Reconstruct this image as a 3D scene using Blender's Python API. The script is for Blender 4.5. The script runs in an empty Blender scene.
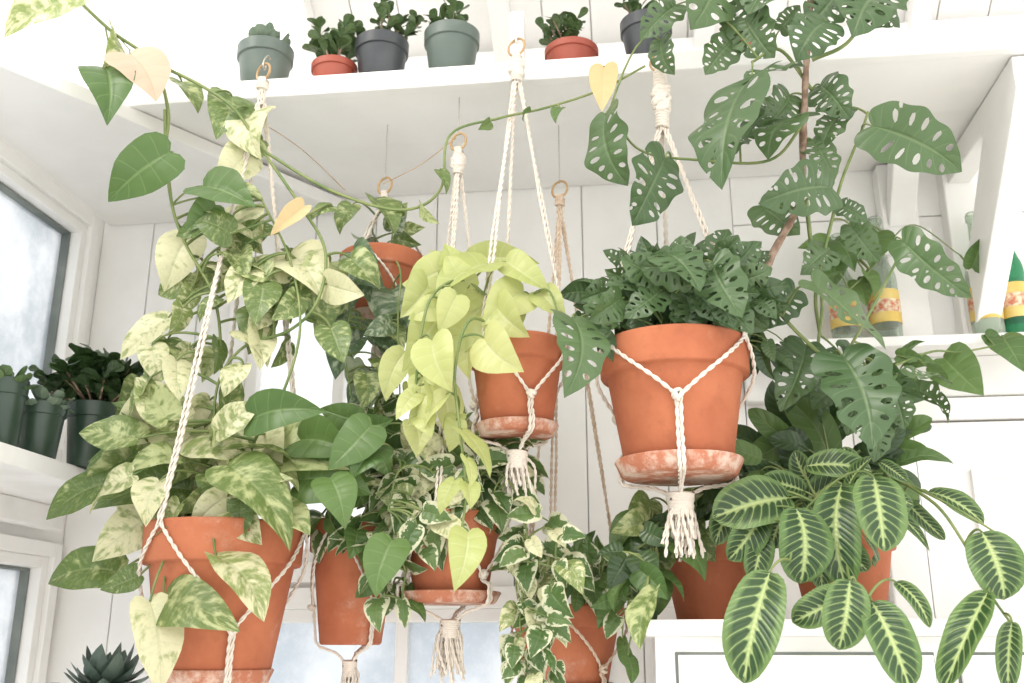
import bpy, math, random
import numpy as np
from mathutils import Vector
random.seed(7); rs=np.random.RandomState(7)
S=bpy.context.scene
S.view_settings.view_transform='Standard'
# ---------------------------------------------------------------- camera
CZ=1.5
CAM=np.array([0,0,CZ]); PITCH=math.radians(17); YAW=math.radians(7); FP=1000.0
Fv=np.array([-math.sin(YAW)*math.cos(PITCH), math.cos(YAW)*math.cos(PITCH), math.sin(PITCH)])
Rv=np.array([math.cos(YAW), math.sin(YAW),0]); Uv=np.cross(Rv,Fv)
cd=bpy.data.cameras.new('camera'); co=bpy.data.objects.new('camera',cd); S.collection.objects.link(co)
co.location=CAM; co.rotation_euler=(math.pi/2+PITCH,0,YAW); cd.sensor_width=36; cd.lens=36*FP/1024
cd.clip_start=0.05
cd.dof.use_dof=True; cd.dof.focus_distance=1.52; cd.dof.aperture_fstop=5.0
S.camera=co
def pt(px,py,Y):
    d=Fv+(px-512)/FP*Rv+(341.5-py)/FP*Uv
    return CAM+d*(Y/d[1])
def dep(p): return float(np.dot(p-CAM,Fv))
def nrm(v): 
    n=np.linalg.norm(v); return v/n if n>1e-9 else v
UP=np.array([0,0,1.0])
# ---------------------------------------------------------------- materials
class NT:
    def __init__(s,name):
        s.m=bpy.data.materials.new(name); s.m.use_nodes=True; s.t=s.m.node_tree; s.t.nodes.clear()
    def n(s,ty,**k):
        x=s.t.nodes.new(ty)
        for a,b in k.items(): setattr(x,a,b)
        return x
    def put(s,sock,v):
        if isinstance(v,bpy.types.NodeSocket): s.t.links.new(v,sock)
        elif isinstance(v,(tuple,list)) and len(v)==3 and sock.type=='RGBA': sock.default_value=(*v,1)
        else: sock.default_value=v
    def M(s,op,a,b=0.0,c=None,clamp=False):
        x=s.n('ShaderNodeMath',operation=op); x.use_clamp=clamp
        s.put(x.inputs[0],a); s.put(x.inputs[1],b)
        if c is not None: s.put(x.inputs[2],c)
        return x.outputs[0]
    def ss(s,v,a,b):
        x=s.n('ShaderNodeMapRange'); x.interpolation_type='SMOOTHSTEP'
        s.put(x.inputs[0],v); x.inputs[1].default_value=a; x.inputs[2].default_value=b
        return x.outputs[0]
    def mix(s,f,a,b):
        x=s.n('ShaderNodeMix',data_type='RGBA')
        s.put(x.inputs[0],f); s.put(x.inputs[6],a); s.put(x.inputs[7],b); return x.outputs[2]
    def noise(s,vec,scale,det=3,rough=.5):
        x=s.n('ShaderNodeTexNoise'); 
        if vec is not None: s.put(x.inputs['Vector'],vec)
        x.inputs['Scale'].default_value=scale; x.inputs['Detail'].default_value=det; x.inputs['Roughness'].default_value=rough
        return x.outputs[0]
    def obj(s): return s.n('ShaderNodeTexCoord').outputs['Object']
    def bump(s,h,st,d=.01):
        x=s.n('ShaderNodeBump'); x.inputs['Strength'].default_value=st; x.inputs['Distance'].default_value=d
        s.put(x.inputs['Height'],h); return x.outputs[0]
    def pr(s,col,rough=.5,normal=None,**k):
        x=s.n('ShaderNodeBsdfPrincipled'); s.put(x.inputs['Base Color'],col); s.put(x.inputs['Roughness'],rough)
        if normal is not None: s.put(x.inputs['Normal'],normal)
        for a,b in k.items(): s.put(x.inputs[a.replace('_',' ')],b)
        return x.outputs[0]
    def out(s,sh):
        o=s.n('ShaderNodeOutputMaterial'); s.t.links.new(sh,o.inputs[0]); return s.m

def m_noise(name,c1,c2,scale=8,rough=.5,bs=.1,bscale=60,**k):
    t=NT(name); o=t.obj()
    f=t.ss(t.noise(o,scale,4),.35,.65)
    return t.out(t.pr(t.mix(f,c1,c2),rough,t.bump(t.noise(o,bscale,3),bs,.004),**k))
WHITE=m_noise('white_paint',(.88,.865,.84),(.83,.815,.785),6,.45,.15,40)
WHITE2=m_noise('white_paint_worn',(.84,.825,.80),(.76,.745,.71),9,.5,.25,30)
GAP=m_noise('groove_paint',(.66,.645,.62),(.6,.585,.56),9,.7)
FRAME=m_noise('window_seal_dark',(.13,.15,.14),(.2,.22,.2),9,.5)
def terracotta():
    t=NT('terracotta'); o=t.obj()
    n1=t.ss(t.noise(o,9,5,.6),.3,.7); n2=t.noise(o,34,5,.65); n3=t.ss(t.noise(o,6,6,.7),.54,.70); n4=t.ss(t.noise(o,70,4,.7),.52,.66)
    c=t.mix(n1,(.48,.155,.070),(.37,.105,.045)); 
    c=t.mix(t.M('MULTIPLY',n3,.30),c,(.66,.46,.35))
    c=t.mix(t.M('MULTIPLY',t.M('MULTIPLY',n3,n4),.30),c,(.76,.66,.58))
    c=t.mix(t.M('MULTIPLY',t.ss(n2,.55,.75),.3),c,(.24,.07,.03))
    return t.out(t.pr(c,.8,t.bump(n2,.3,.004)))
def saucerm():
    t=NT('terracotta_limescale'); o=t.obj()
    n3=t.ss(t.noise(o,22,6,.7),.42,.62); n2=t.noise(o,60,4)
    c=t.mix(n3,(.42,.15,.08),(.62,.46,.37))
    return t.out(t.pr(c,.9,t.bump(n2,.3,.004)))
TER=terracotta(); SAU=saucerm()
SOIL=m_noise('potting_soil',(.03,.02,.012),(.08,.05,.03),60,.95,.8,120)
def ropem():
    t=NT('cotton_rope'); o=t.obj(); n=t.noise(o,140,3)
    return t.out(t.pr(t.mix(n,(.64,.56,.47),(.78,.72,.64)),.9,t.bump(n,.4,.002)))
ROPE=ropem()
ROPE2=m_noise('natural_cotton_rope',(.58,.44,.32),(.70,.57,.45),90,.9,.4,150)
BRASS=m_noise('wood_ring',(.40,.24,.10),(.52,.34,.16),30,.4,.1,90)
METAL=m_noise('steel_wire',(.5,.48,.42),(.4,.38,.34),30,.35,.05,90,Metallic=.8)
STEM=m_noise('green_stem',(.11,.17,.045),(.20,.24,.08),30,.5,.1,90)
BARK=m_noise('brown_woody_stem',(.18,.11,.07),(.38,.27,.20),60,.8,.8,90)
PG=m_noise('green_plastic_pot',(.02,.042,.026),(.035,.06,.04),12,.35,.05)
PG2=m_noise('sage_plastic_pot',(.10,.13,.11),(.14,.17,.145),12,.4,.05)
PK=m_noise('charcoal_plastic_pot',(.04,.045,.05),(.06,.065,.07),12,.4,.05)
PR=m_noise('red_clay_pot',(.30,.06,.035),(.36,.085,.05),12,.5,.1)
def leafm(name,kind,c1,c2,c3=(.7,.7,.5),vein=(.4,.5,.2),nv=6,rough=.38,amt=.5,tr=.3):
    t=NT(name); a=t.n('ShaderNodeAttribute',attribute_name='rnd'); r=a.outputs['Fac']
    uv=t.n('ShaderNodeUVMap'); sp=t.n('ShaderNodeSeparateXYZ'); t.put(sp.inputs[0],uv.outputs[0])
    u=sp.outputs[0]; v=sp.outputs[1]; s=t.M('ABSOLUTE',t.M('MULTIPLY_ADD',v,2.,-1.))
    def cvec(a_,b_):
        cv=t.n('ShaderNodeCombineXYZ'); t.put(cv.inputs[0],t.M('MULTIPLY',t.M('SUBTRACT',u,t.M('MULTIPLY',s,.2)),a_)); t.put(cv.inputs[1],t.M('MULTIPLY',v,b_)); t.put(cv.inputs[2],t.M('MULTIPLY',r,37.)); return cv.outputs[0]
    vec=cvec(1.6,.9)
    ph=t.M('SUBTRACT',u,t.M('MULTIPLY',s,.14))
    w=t.M('ABSOLUTE',t.M('SINE',t.M('MULTIPLY',ph,math.pi*nv)))
    lat=t.M('MULTIPLY',t.M('SUBTRACT',1.,t.ss(w,0.,.22)),t.M('SUBTRACT',1.,t.ss(s,.75,1.)))
    mid=t.M('SUBTRACT',1.,t.ss(s,.02,.075))
    col=t.mix(r,c1,c2)
    if kind=='marble':
        vs_=cvec(3.0,1.0)
        n=t.noise(vs_,3.0,5,.58); thr=t.M('ADD',n,t.M('MULTIPLY',t.M('SUBTRACT',r,.5),.22))
        col=t.mix(t.ss(thr,amt-.09,amt+.09),col,c3)
        n2=t.noise(vs_,9,3,.6); col=t.mix(t.M('MULTIPLY',t.ss(n2,.5,.62),.3),col,t.mix(.5,c2,c3))
        vs=.25
    elif kind=='margin':
        n=t.noise(vec,5,3,.6); q=t.M('ADD',s,t.M('MULTIPLY',t.M('SUBTRACT',n,.5),1.8))
        col=t.mix(t.ss(q,amt,amt+.08),col,c3); vs=.15
    elif kind=='maranta':
        n=t.noise(vec,7,2,.5)
        w2=t.M('ABSOLUTE',t.M('SINE',t.M('MULTIPLY',ph,math.pi*nv*.5)))
        sf=t.M('ADD',s,t.M('MULTIPLY',t.M('SUBTRACT',w2,.5),.16))
        col=t.mix(t.ss(sf,.12,.22),(.27,.36,.14),col)
        rng=t.M('MULTIPLY',t.ss(sf,.14,.22),t.M('SUBTRACT',1.,t.ss(t.M('ADD',s,t.M('MULTIPLY',t.M('SUBTRACT',n,.5),.4)),.62,.86)))
        blot=t.M('ADD',t.M('MULTIPLY',t.ss(w2,.3,.7),.35),.6)
        col=t.mix(t.M('MULTIPLY',blot,rng),col,c3)
        lat=t.M('MULTIPLY',t.M('SUBTRACT',1.,t.ss(w2,.04,.22)),t.M('SUBTRACT',1.,t.ss(s,.72,.95)))
        mid=t.M('SUBTRACT',1.,t.ss(s,.03,.08)); vs=.58
    else:
        n=t.noise(vec,3,3,.6); col=t.mix(t.M('MULTIPLY',n,.5),col,c3); vs=.35
    ve=t.M('MAXIMUM',t.M('MULTIPLY',lat,vs),t.M('MULTIPLY',mid,min(1,vs*1.5)))
    col=t.mix(ve,col,vein)
    bp=t.bump(t.M('ADD',t.M('MULTIPLY',w,.6),t.ss(s,0,.12)),.35,.003)
    p=t.pr(col,rough,bp)
    tl=t.n('ShaderNodeBsdfTranslucent'); t.put(tl.inputs[0],col)
    mx=t.n('ShaderNodeMixShader'); mx.inputs[0].default_value=tr
    t.t.links.new(p,mx.inputs[1]); t.t.links.new(tl.outputs[0],mx.inputs[2])
    return t.out(mx.outputs[0])
L_MARB=leafm('leaf_marbled_pothos','marble',(.10,.165,.04),(.18,.245,.07),(.48,.52,.25),(.34,.40,.19),6,amt=.55)
L_PALE=leafm('leaf_pale_pothos','marble',(.21,.28,.08),(.33,.38,.15),(.70,.68,.43),(.5,.54,.33),6,amt=.46)
L_GRN=leafm('leaf_green_pothos','plain',(.06,.125,.03),(.115,.195,.05),(.135,.23,.065),(.22,.32,.12),6)
L_LIME=leafm('leaf_neon_pothos','plain',(.41,.47,.14),(.62,.65,.28),(.58,.61,.27),(.66,.69,.40),6,tr=.4)
L_YEL=leafm('leaf_yellowed','plain',(.70,.48,.18),(.74,.56,.29),(.72,.58,.33),(.72,.6,.36),5,tr=.4)
L_PEACH=leafm('leaf_withered_cream','plain',(.60,.43,.30),(.68,.52,.39),(.70,.58,.45),(.58,.41,.27),5,tr=.3)
L_MON=leafm('leaf_monstera','plain',(.042,.090,.030),(.085,.145,.05),(.105,.17,.07),(.17,.24,.11),9,rough=.36,tr=.2)
L_DARK=leafm('leaf_dark_green','plain',(.024,.056,.017),(.052,.10,.032),(.048,.085,.028),(.10,.16,.06),8,rough=.33,tr=.15)
L_SATIN=leafm('leaf_satin_pothos','marble',(.09,.155,.075),(.14,.21,.10),(.42,.47,.34),(.20,.29,.15),5,amt=.50)
L_MARG=leafm('leaf_njoy_pothos','margin',(.07,.14,.036),(.13,.21,.065),(.64,.64,.45),(.28,.36,.17),5,amt=.68)
L_MAR=leafm('leaf_prayer_plant','maranta',(.10,.18,.05),(.14,.225,.07),(.024,.06,.018),(.44,.52,.22),22,rough=.35,tr=.2)
L_SUC=leafm('leaf_succulent','plain',(.05,.10,.033),(.095,.15,.05),(.11,.17,.065),(.11,.17,.065),4,rough=.4,tr=.1)
L_SUCG=leafm('leaf_bluegreen_succulent','plain',(.10,.16,.10),(.15,.20,.135),(.18,.235,.165),(.18,.24,.17),4,rough=.5,tr=.1)
# ---------------------------------------------------------------- mesh accumulator
class Acc:
    def __init__(s): s.V=[];s.L=[];s.T=[];s.UV=[];s.R=[];s.MI=[];s.n=0
    def add(s,V,loops,totals,uv=None,r=0.,mi=0):
        V=np.asarray(V,float); k=len(V)
        s.V.append(V); s.L.append(np.asarray(loops,int)+s.n); s.T.append(np.asarray(totals,int))
        s.UV.append(np.zeros((k,2)) if uv is None else uv); s.R.append(np.full(k,r)); s.MI.append(np.full(len(totals),mi)); s.n+=k
    def box(s,x0,x1,y0,y1,z0,z1,mi=0):
        V=[(x,y,z) for x in (x0,x1) for y in (y0,y1) for z in (z0,z1)]
        F=[0,1,3,2, 4,6,7,5, 0,4,5,1, 2,3,7,6, 0,2,6,4, 1,5,7,3]
        s.add(V,F,[4]*6,mi=mi)
    def prism(s,poly,axis,a,b,mi=0):
        n=len(poly); V=[]
        for c in (a,b):
            for p in poly:
                q=list(p); q.insert(axis,c); V.append(q)
        L=[];T=[]
        L+=list(range(n-1,-1,-1));T.append(n);L+=list(range(n,2*n));T.append(n)
        for i in range(n):
            j=(i+1)%n; L+=[i,j,n+j,n+i];T.append(4)
        s.add(V,L,T,mi=mi)
    def lathe(s,prof,c,seg=48,mi=0,tilt=None):
        a=np.linspace(0,2*math.pi,seg,endpoint=False); V=[]
        for p in prof:
            r,z=p[0],p[1]
            V.append(np.stack([r*np.cos(a),r*np.sin(a),np.full(seg,z)],1))
        V=np.concatenate(V); 
        if tilt is not None: V=V@tilt.T
        V=V+np.array(c); L=[];n=len(prof)
        for i in range(n-1):
            for j in range(seg):
                k=(j+1)%seg; L+=[i*seg+j,i*seg+k,(i+1)*seg+k,(i+1)*seg+j]
        s.add(V,L,[4]*((n-1)*seg),mi=mi)
    def tube(s,P,rad,sides=6,mi=0,r=0.):
        P=np.asarray(P,float); n=len(P)
        if n<2: return
        rad=np.full(n,rad) if np.isscalar(rad) else np.asarray(rad)
        T=np.gradient(P,axis=0); T/= (np.linalg.norm(T,axis=1,keepdims=True)+1e-12)
        ref=np.array([.3,.9,.2]); 
        if abs(np.dot(ref,T[0]))>.9: ref=np.array([1.,0,0])
        A=np.empty_like(P); a=nrm(np.cross(T[0],ref))
        for i in range(n):
            a=a-np.dot(a,T[i])*T[i]; a=nrm(a); A[i]=a
        B=np.cross(T,A); th=np.linspace(0,2*math.pi,sides,endpoint=False)
        V=(P[:,None]+rad[:,None,None]*(np.cos(th)[None,:,None]*A[:,None]+np.sin(th)[None,:,None]*B[:,None])).reshape(-1,3)
        i=np.arange(n-1)[:,None]; j=np.arange(sides)[None]; k=(j+1)%sides
        Lp=np.stack([i*sides+j,i*sides+k,(i+1)*sides+k,(i+1)*sides+j],-1).reshape(-1)
        s.add(V,Lp,[4]*((n-1)*sides),r=r,mi=mi)
    def rope(s,P,rad,mi=0,pitch=None):
        P=resample(P,(pitch or rad*5)/6.); n=len(P)
        if n<3: return
        T=np.gradient(P,axis=0); T/= (np.linalg.norm(T,axis=1,keepdims=True)+1e-12)
        A=np.empty_like(P); a=nrm(np.cross(T[0],[.31,.9,.2]))
        for i in range(n):
            a=nrm(a-np.dot(a,T[i])*T[i]); A[i]=a
        B=np.cross(T,A); ph=np.arange(n)*2*math.pi/6/1.0
        for q in range(2):
            w=(ph/2+q*math.pi)[:,None]
            s.tube(P+.5*rad*(np.cos(w)*A+np.sin(w)*B),rad*.62,5,mi)
    def build(s,name,mats,parent=None,smooth=True,bevel=0):
        me=bpy.data.meshes.new(name); V=np.concatenate(s.V); L=np.concatenate(s.L); T=np.concatenate(s.T)
        me.vertices.add(len(V)); me.vertices.foreach_set('co',V.ravel())
        me.loops.add(len(L)); me.loops.foreach_set('vertex_index',L)
        me.polygons.add(len(T)); me.polygons.foreach_set('loop_start',np.concatenate([[0],np.cumsum(T)[:-1]]))
        for m in mats: me.materials.append(m)
        me.polygons.foreach_set('material_index',np.concatenate(s.MI))
        uv=me.uv_layers.new(name='UVMap'); uv.data.foreach_set('uv',np.concatenate(s.UV)[L].ravel())
        at=me.attributes.new('rnd','FLOAT','POINT'); at.data.foreach_set('value',np.concatenate(s.R))
        me.polygons.foreach_set('use_smooth',[smooth]*len(T))
        me.update(calc_edges=True); me.validate()
        ob=bpy.data.objects.new(name,me); S.collection.objects.link(ob)
        if bevel: 
            b=ob.modifiers.new('bevel','BEVEL'); b.width=bevel; b.segments=2; b.limit_method='ANGLE'
        if parent is not None: ob.parent=parent
        return ob
def empty(name,loc=None):
    e=bpy.data.objects.new(name,None); e.empty_display_size=.05; S.collection.objects.link(e); return e
def resample(P,ds):
    P=np.asarray(P,float); d=np.concatenate([[0],np.cumsum(np.linalg.norm(np.diff(P,axis=0),axis=1))])
    n=max(3,int(d[-1]/ds)); t=np.linspace(0,d[-1],n)
    return np.stack([np.interp(t,d,P[:,i]) for i in range(3)],1)
def smooth(P,k=8):
    P=[np.asarray(p,float) for p in P]
    if len(P)<3: return np.array(P)
    Q=[2*P[0]-P[1]]+P+[2*P[-1]-P[-2]]; out=[]
    for i in range(1,len(Q)-2):
        for j in range(k):
            t=j/k; a,b,c,d=Q[i-1:i+3]
            out.append(.5*((2*b)+(c-a)*t+(2*a-5*b+4*c-d)*t*t+(3*b-a-3*c+d)*t**3))
    out.append(P[-1]); return np.array(out)
# ---------------------------------------------------------------- leaf templates
def template(half,N=12,M=4,holes=None,warp=1.15,wob=None):
    hp=np.array([(x,y,0) for x,y in half],float); hp=smooth(hp,10)
    d=np.concatenate([[0],np.cumsum(np.linalg.norm(np.diff(hp,axis=0),axis=1))]); t=np.linspace(0,1,N+1)
    ex=np.interp(t*d[-1],d,hp[:,0]); ey=np.interp(t*d[-1],d,hp[:,1])
    V=[];UV=[]
    for i in range(N+1):
        my=t[i]**warp
        for j in range(-M,M+1):
            s=abs(j)/M; sg=1 if j>=0 else -1
            k=1.
            if wob: k=1+wob*math.sin(t[i]*31+sg*1.3)*s*s*math.sin(math.pi*t[i])
            V.append((sg*ex[i]*s*k, my+(ey[i]-my)*(s**1.15),0)); UV.append((t[i],.5+.5*sg*s))
    V=np.array(V);UV=np.array(UV);W=2*M+1
    L=[];T=[]
    if holes is None:
        for i in range(N):
            for j in range(2*M): L+=[i*W+j,i*W+j+1,(i+1)*W+j+1,(i+1)*W+j];T.append(4)
        return V,np.array(L),np.array(T),UV
    def f(u,v):
        s=abs(2*v-1); sd=1 if v>.5 else -1; m=9
        for (hu,hs,a,b,side) in holes:
            if side and side!=sd: continue
            uu=u-hu-(s-hs)*.05
            m=min(m,(uu/a)**2+((s-hs)/b)**2-1)
        return m
    fv=[f(*q) for q in UV]; V=list(map(tuple,V)); UV=list(map(tuple,UV)); cache={}
    def cut(a,b):
        k=(min(a,b),max(a,b))
        if k not in cache:
            t_=fv[a]/(fv[a]-fv[b]); V.append(tuple(np.array(V[a])*(1-t_)+np.array(V[b])*t_)); UV.append(tuple(np.array(UV[a])*(1-t_)+np.array(UV[b])*t_)); cache[k]=len(V)-1
        return cache[k]
    for i in range(N):
        for j in range(2*M):
            q=[i*W+j,i*W+j+1,(i+1)*W+j+1,(i+1)*W+j]
            for tri in ((q[0],q[1],q[2]),(q[0],q[2],q[3])):
                o=[]
                for e in range(3):
                    a,b=tri[e],tri[(e+1)%3]
                    if fv[a]>=0: o.append(a)
                    if (fv[a]>=0)!=(fv[b]>=0): o.append(cut(a,b))
                if len(o)>=3: L+=o;T.append(len(o))
    return np.array(V),np.array(L),np.array(T),np.array(UV)
heart=[(0,0),(.10,-.08),(.23,-.09),(.34,-.01),(.385,.15),(.37,.34),(.30,.56),(.175,.77),(.06,.93),(0,1)]
longh=[(0,0),(.10,-.06),(.20,-.05),(.28,.06),(.305,.22),(.28,.42),(.21,.64),(.115,.84),(.04,.95),(0,1)]
oval=[(0,0),(.13,.01),(.24,.11),(.305,.28),(.325,.50),(.29,.73),(.19,.90),(.07,.98),(0,1)]
lance=[(0,0),(.06,.06),(.11,.18),(.14,.35),(.13,.55),(.09,.75),(.04,.92),(0,1)]
obov=[(0,0),(.06,.08),(.12,.3),(.2,.55),(.24,.75),(.18,.92),(.08,.99),(0,1)]
mons=[(0,0),(.12,-.08),(.27,-.08),(.38,.03),(.43,.22),(.41,.46),(.33,.68),(.19,.85),(.07,.95),(0,1)]
def mholes(seed):
    H=[]; hr=random.Random(seed)
    for k in range(5):
        for sd in (-1,1):
            hu=.30+.118*k+.05*(sd>0)+hr.uniform(-.012,.012)
            H.append((hu,.56+hr.uniform(-.07,.05),hr.uniform(.017,.026),hr.uniform(.18,.26),sd))
            if hr.random()<.35: H.append((hu-.06,.26,.012,.09,sd))
            if hr.random()<.22: H.append((hu+.055,.98,.014,hr.uniform(.2,.36),sd))
    return H
TP={'heart':template(heart),'long':template(longh),'oval':template(oval,14,4),'lance':template(lance,8,2),'obov':template(obov,8,3),
    'mon':template(mons,60,22,mholes(3),wob=.06),'mon2':template(mons,60,22,mholes(5),wob=-.08),'mon3':template(mons,60,22,mholes(11),wob=.09)}
def place(acc,tp,base,tip,nhint,w=1.,fold=.25,bulge=.12,twist=.9,mi=0,r=None,wav=.03):
    if tp=='mon': tp=('mon','mon2','mon3')[rs.randint(3)]; wav=.06; twist=.55
    V,L,T,UV=TP[tp]; base=np.array(base);tip=np.array(tip)
    Y=tip-base; ln=np.linalg.norm(Y); Y=Y/ln
    Z=nhint-np.dot(nhint,Y)*Y; Z=nrm(Z); X=np.cross(Y,Z)
    x=V[:,0]*w; y=V[:,1]; ax=np.abs(x)
    ph=rs.rand()*6.28
    sag=rs.uniform(-.16,.16)
    z=fold*ax*(1.2-ax) + bulge*4*y*(1-y)*.9 - .6*bulge*(ax*2)**2 + wav*np.sin(y*11+ph+np.sign(x)*1.1)*(ax*2.2)
    tw=(y-.3)*rs.uniform(-twist,twist)
    x2=x*np.cos(tw)-z*np.sin(tw)*.5; z=z+x*np.sin(tw)
    xx=x2+sag*4*y*(1-y)*.5
    P=base+ln*(xx[:,None]*X+y[:,None]*Y+z[:,None]*Z)
    acc.add(P,L,T,UV,rs.rand() if r is None else r,mi)
def bez(a,b,c,n=8):
    t=np.linspace(0,1,n)[:,None]; return (1-t)**2*a+2*t*(1-t)*b+t*t*c
class Plant:
    def __init__(s,name,Y,mats,tp='heart',parent=None,stem=STEM,pr=.0016,nr=.42):
        s.name=name;s.Y=Y;s.mats=list(mats);s.tp=tp;s.acc=Acc();s.anch=[];s.parent=parent;s.pr=pr;s.nr=nr
        s.smi=len(s.mats); s.mats+= [stem,BARK]
    def crown(s,c,r=.03):
        for k in range(14):
            a=rs.rand()*6.28; s.anch.append(np.array(c)+np.array([math.cos(a)*r*rs.rand(),math.sin(a)*r*rs.rand(),.004+.02*rs.rand()]))
    def vine(s,pts,r=.003,bark=False,r2=None):
        P=smooth([pt(p[0],p[1],p[2] if len(p)>2 else s.Y) for p in pts],9)
        rad=np.linspace(r,r2 or r*.7,len(P)); 
        if bark: rad=rad*(1+.18*rs.randn(len(P)).clip(-1.5,1.5)*.6)
        s.acc.tube(P,rad,8,s.smi+(1 if bark else 0)); s.anch+=list(P); return P
    def petiole(s,base,mx=.5,axis=None):
        if not s.anch: return
        A=np.array(s.anch); d=np.linalg.norm(A-base,axis=1); k=int(np.argmin(d+.004*rs.rand(len(d)))); l=d[k]
        if l<.004 or l>mx: return
        c=(A[k]+base)/2+UP*l*.28+rs.randn(3)*l*.06
        if axis is not None: c=.5*c+.5*(base-axis*l*.5)
        s.acc.tube(bez(A[k],c,base,9),np.linspace(s.pr*1.25,s.pr*.8,9),5,s.smi)
    def leaf(s,bx,by,tx,ty,w=1.,Y=None,dy=None,tp=None,mi=None,r=None,fold=None,n=None,mx=.5,bulge=None,nr=None):
        Y=s.Y if Y is None else Y
        b=pt(bx,by,Y); L=math.hypot(tx-bx,ty-by)*dep(b)/FP
        if dy is None: dy=rs.uniform(-.45,.15)*L
        t=pt(tx,ty,Y+dy)
        tc=nrm(CAM-b)
        if n is None: n=nrm(.8*tc+.35*UP+(s.nr if nr is None else nr)*rs.randn(3))
        if mi is None: mi=rs.randint(0,s.smi) if s.smi>1 else 0
        place(s.acc,tp or s.tp,b,t,n,w,rs.uniform(.1,.6) if fold is None else fold,rs.uniform(.03,.22) if bulge is None else bulge,mi=mi,r=r,twist=.9 if s.nr>.3 else .4)
        s.petiole(b,mx,nrm(t-b))
    def leaves(s,lst,**k):
        for q in lst:
            kk=dict(k); 
            if len(q)>4: kk.update(q[4])
            s.leaf(*q[:4],**kk)
    def cluster(s,cx,cy,rx,ry,n,lo,hi,ang=90,spread=50,rad=.5,Y=None,dY=.06,w=(.8,1.1),tp=None,mi=None,mx=.35):
        Y=s.Y if Y is None else Y
        for _ in range(n):
            a=rs.rand()*6.283; q=math.sqrt(rs.rand()); dx=math.cos(a)*q; dyy=math.sin(a)*q
            bx=cx+dx*rx; by=cy+dyy*ry
            th=math.radians(ang+rs.uniform(-spread,spread)); vx=math.cos(th)*(1-rad)+dx*rad*1.3; vy=math.sin(th)*(1-rad)+dyy*rad*1.3
            l=math.hypot(vx,vy)+1e-6; ln=rs.uniform(lo,hi)
            s.leaf(bx,by,bx+vx/l*ln,by+vy/l*ln,rs.uniform(*w),Y=Y+rs.uniform(-dY,dY),tp=tp,mi=mi,mx=mx,nr=.42)
    def done(s,parent=None):
        return s.acc.build(s.name,s.mats,parent or s.parent)
# ---------------------------------------------------------------- pots & hangers
def rot_tilt(ax,deg):
    from mathutils import Matrix
    return np.array(Matrix.Rotation(math.radians(deg),3,Vector(ax)))
def pot(cx,topy,wpx,boty,Y,parent,saucer=None,zb=None,mat=TER,taper=.68,name='terracotta_pot',rimh=.26,sm=SAU,tilt=None,soil=True):
    c=pt(cx,topy,Y); r=.5*wpx*dep(c)/FP
    z0=pt(cx,boty,Y)[2] if zb is None else zb
    zt=c[2]; h=zt-z0; a=Acc(); th=max(.004,r*.07)
    so=.006 if saucer else 0.
    rb=r*taper; rr=r*.90; zr=h*(1-rimh)
    prof=[(0.001,so),(rb-.003,so),(rb,so+.003),(rr*.985,zr-.002),(rr+.0,zr),(r*.965,zr+.001),(r*.98,zr+.004),(r*.995,h-.005),(r,h-.002),(r-.002,h),(r-th,h),(r-th-.001,h-.003),(r*.86-.002,h*.84)]
    a.lathe(prof,(c[0],c[1],z0),56,0,tilt)
    if soil: a.lathe([(r*.865,h*.86),(r*.5,h*.875),(0.001,h*.88)],(c[0],c[1],z0),40,1,tilt)
    rsau=rb
    if saucer:
        rsau=r*saucer; hs=.022*r/.1
        a.lathe([(.001,0),(rsau*.86,0),(rsau*.9,.002),(rsau,hs-.002),(rsau-.001,hs),(rsau-.005,hs),(rsau*.85,.007),(.001,.0065)],(c[0],c[1],z0),56,2,tilt)
    a.build(name,[mat,SOIL,sm],parent)
    return dict(c=c,r=r,rb=rsau,z0=z0,zt=zt,h=h,x=c[0],y=c[1],rb0=rb,E=parent)
def ringmesh(a,c,R,r,mi,nrmv=(0.3,1,0)):
    n=nrm(np.array(nrmv,float)); A=nrm(np.cross(n,UP)); B=np.cross(n,A); t=np.linspace(0,2*math.pi,33)
    a.tube(np.array(c)+R*(np.cos(t)[:,None]*A+np.sin(t)[:,None]*B),r,8,mi)
def knot(a,c,r,mi):
    for k in range(3):
        t=np.linspace(0,2*math.pi,17)+k; n=nrm(rs.randn(3)+np.array([0,0,1.5])); A=nrm(np.cross(n,[1,.2,.1])); B=np.cross(n,A)
        a.tube(np.array(c)+r*(np.cos(t)[:,None]*A+np.sin(t)[:,None]*B)+n*(k-1)*r*.5,r*.55,6,mi)
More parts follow.
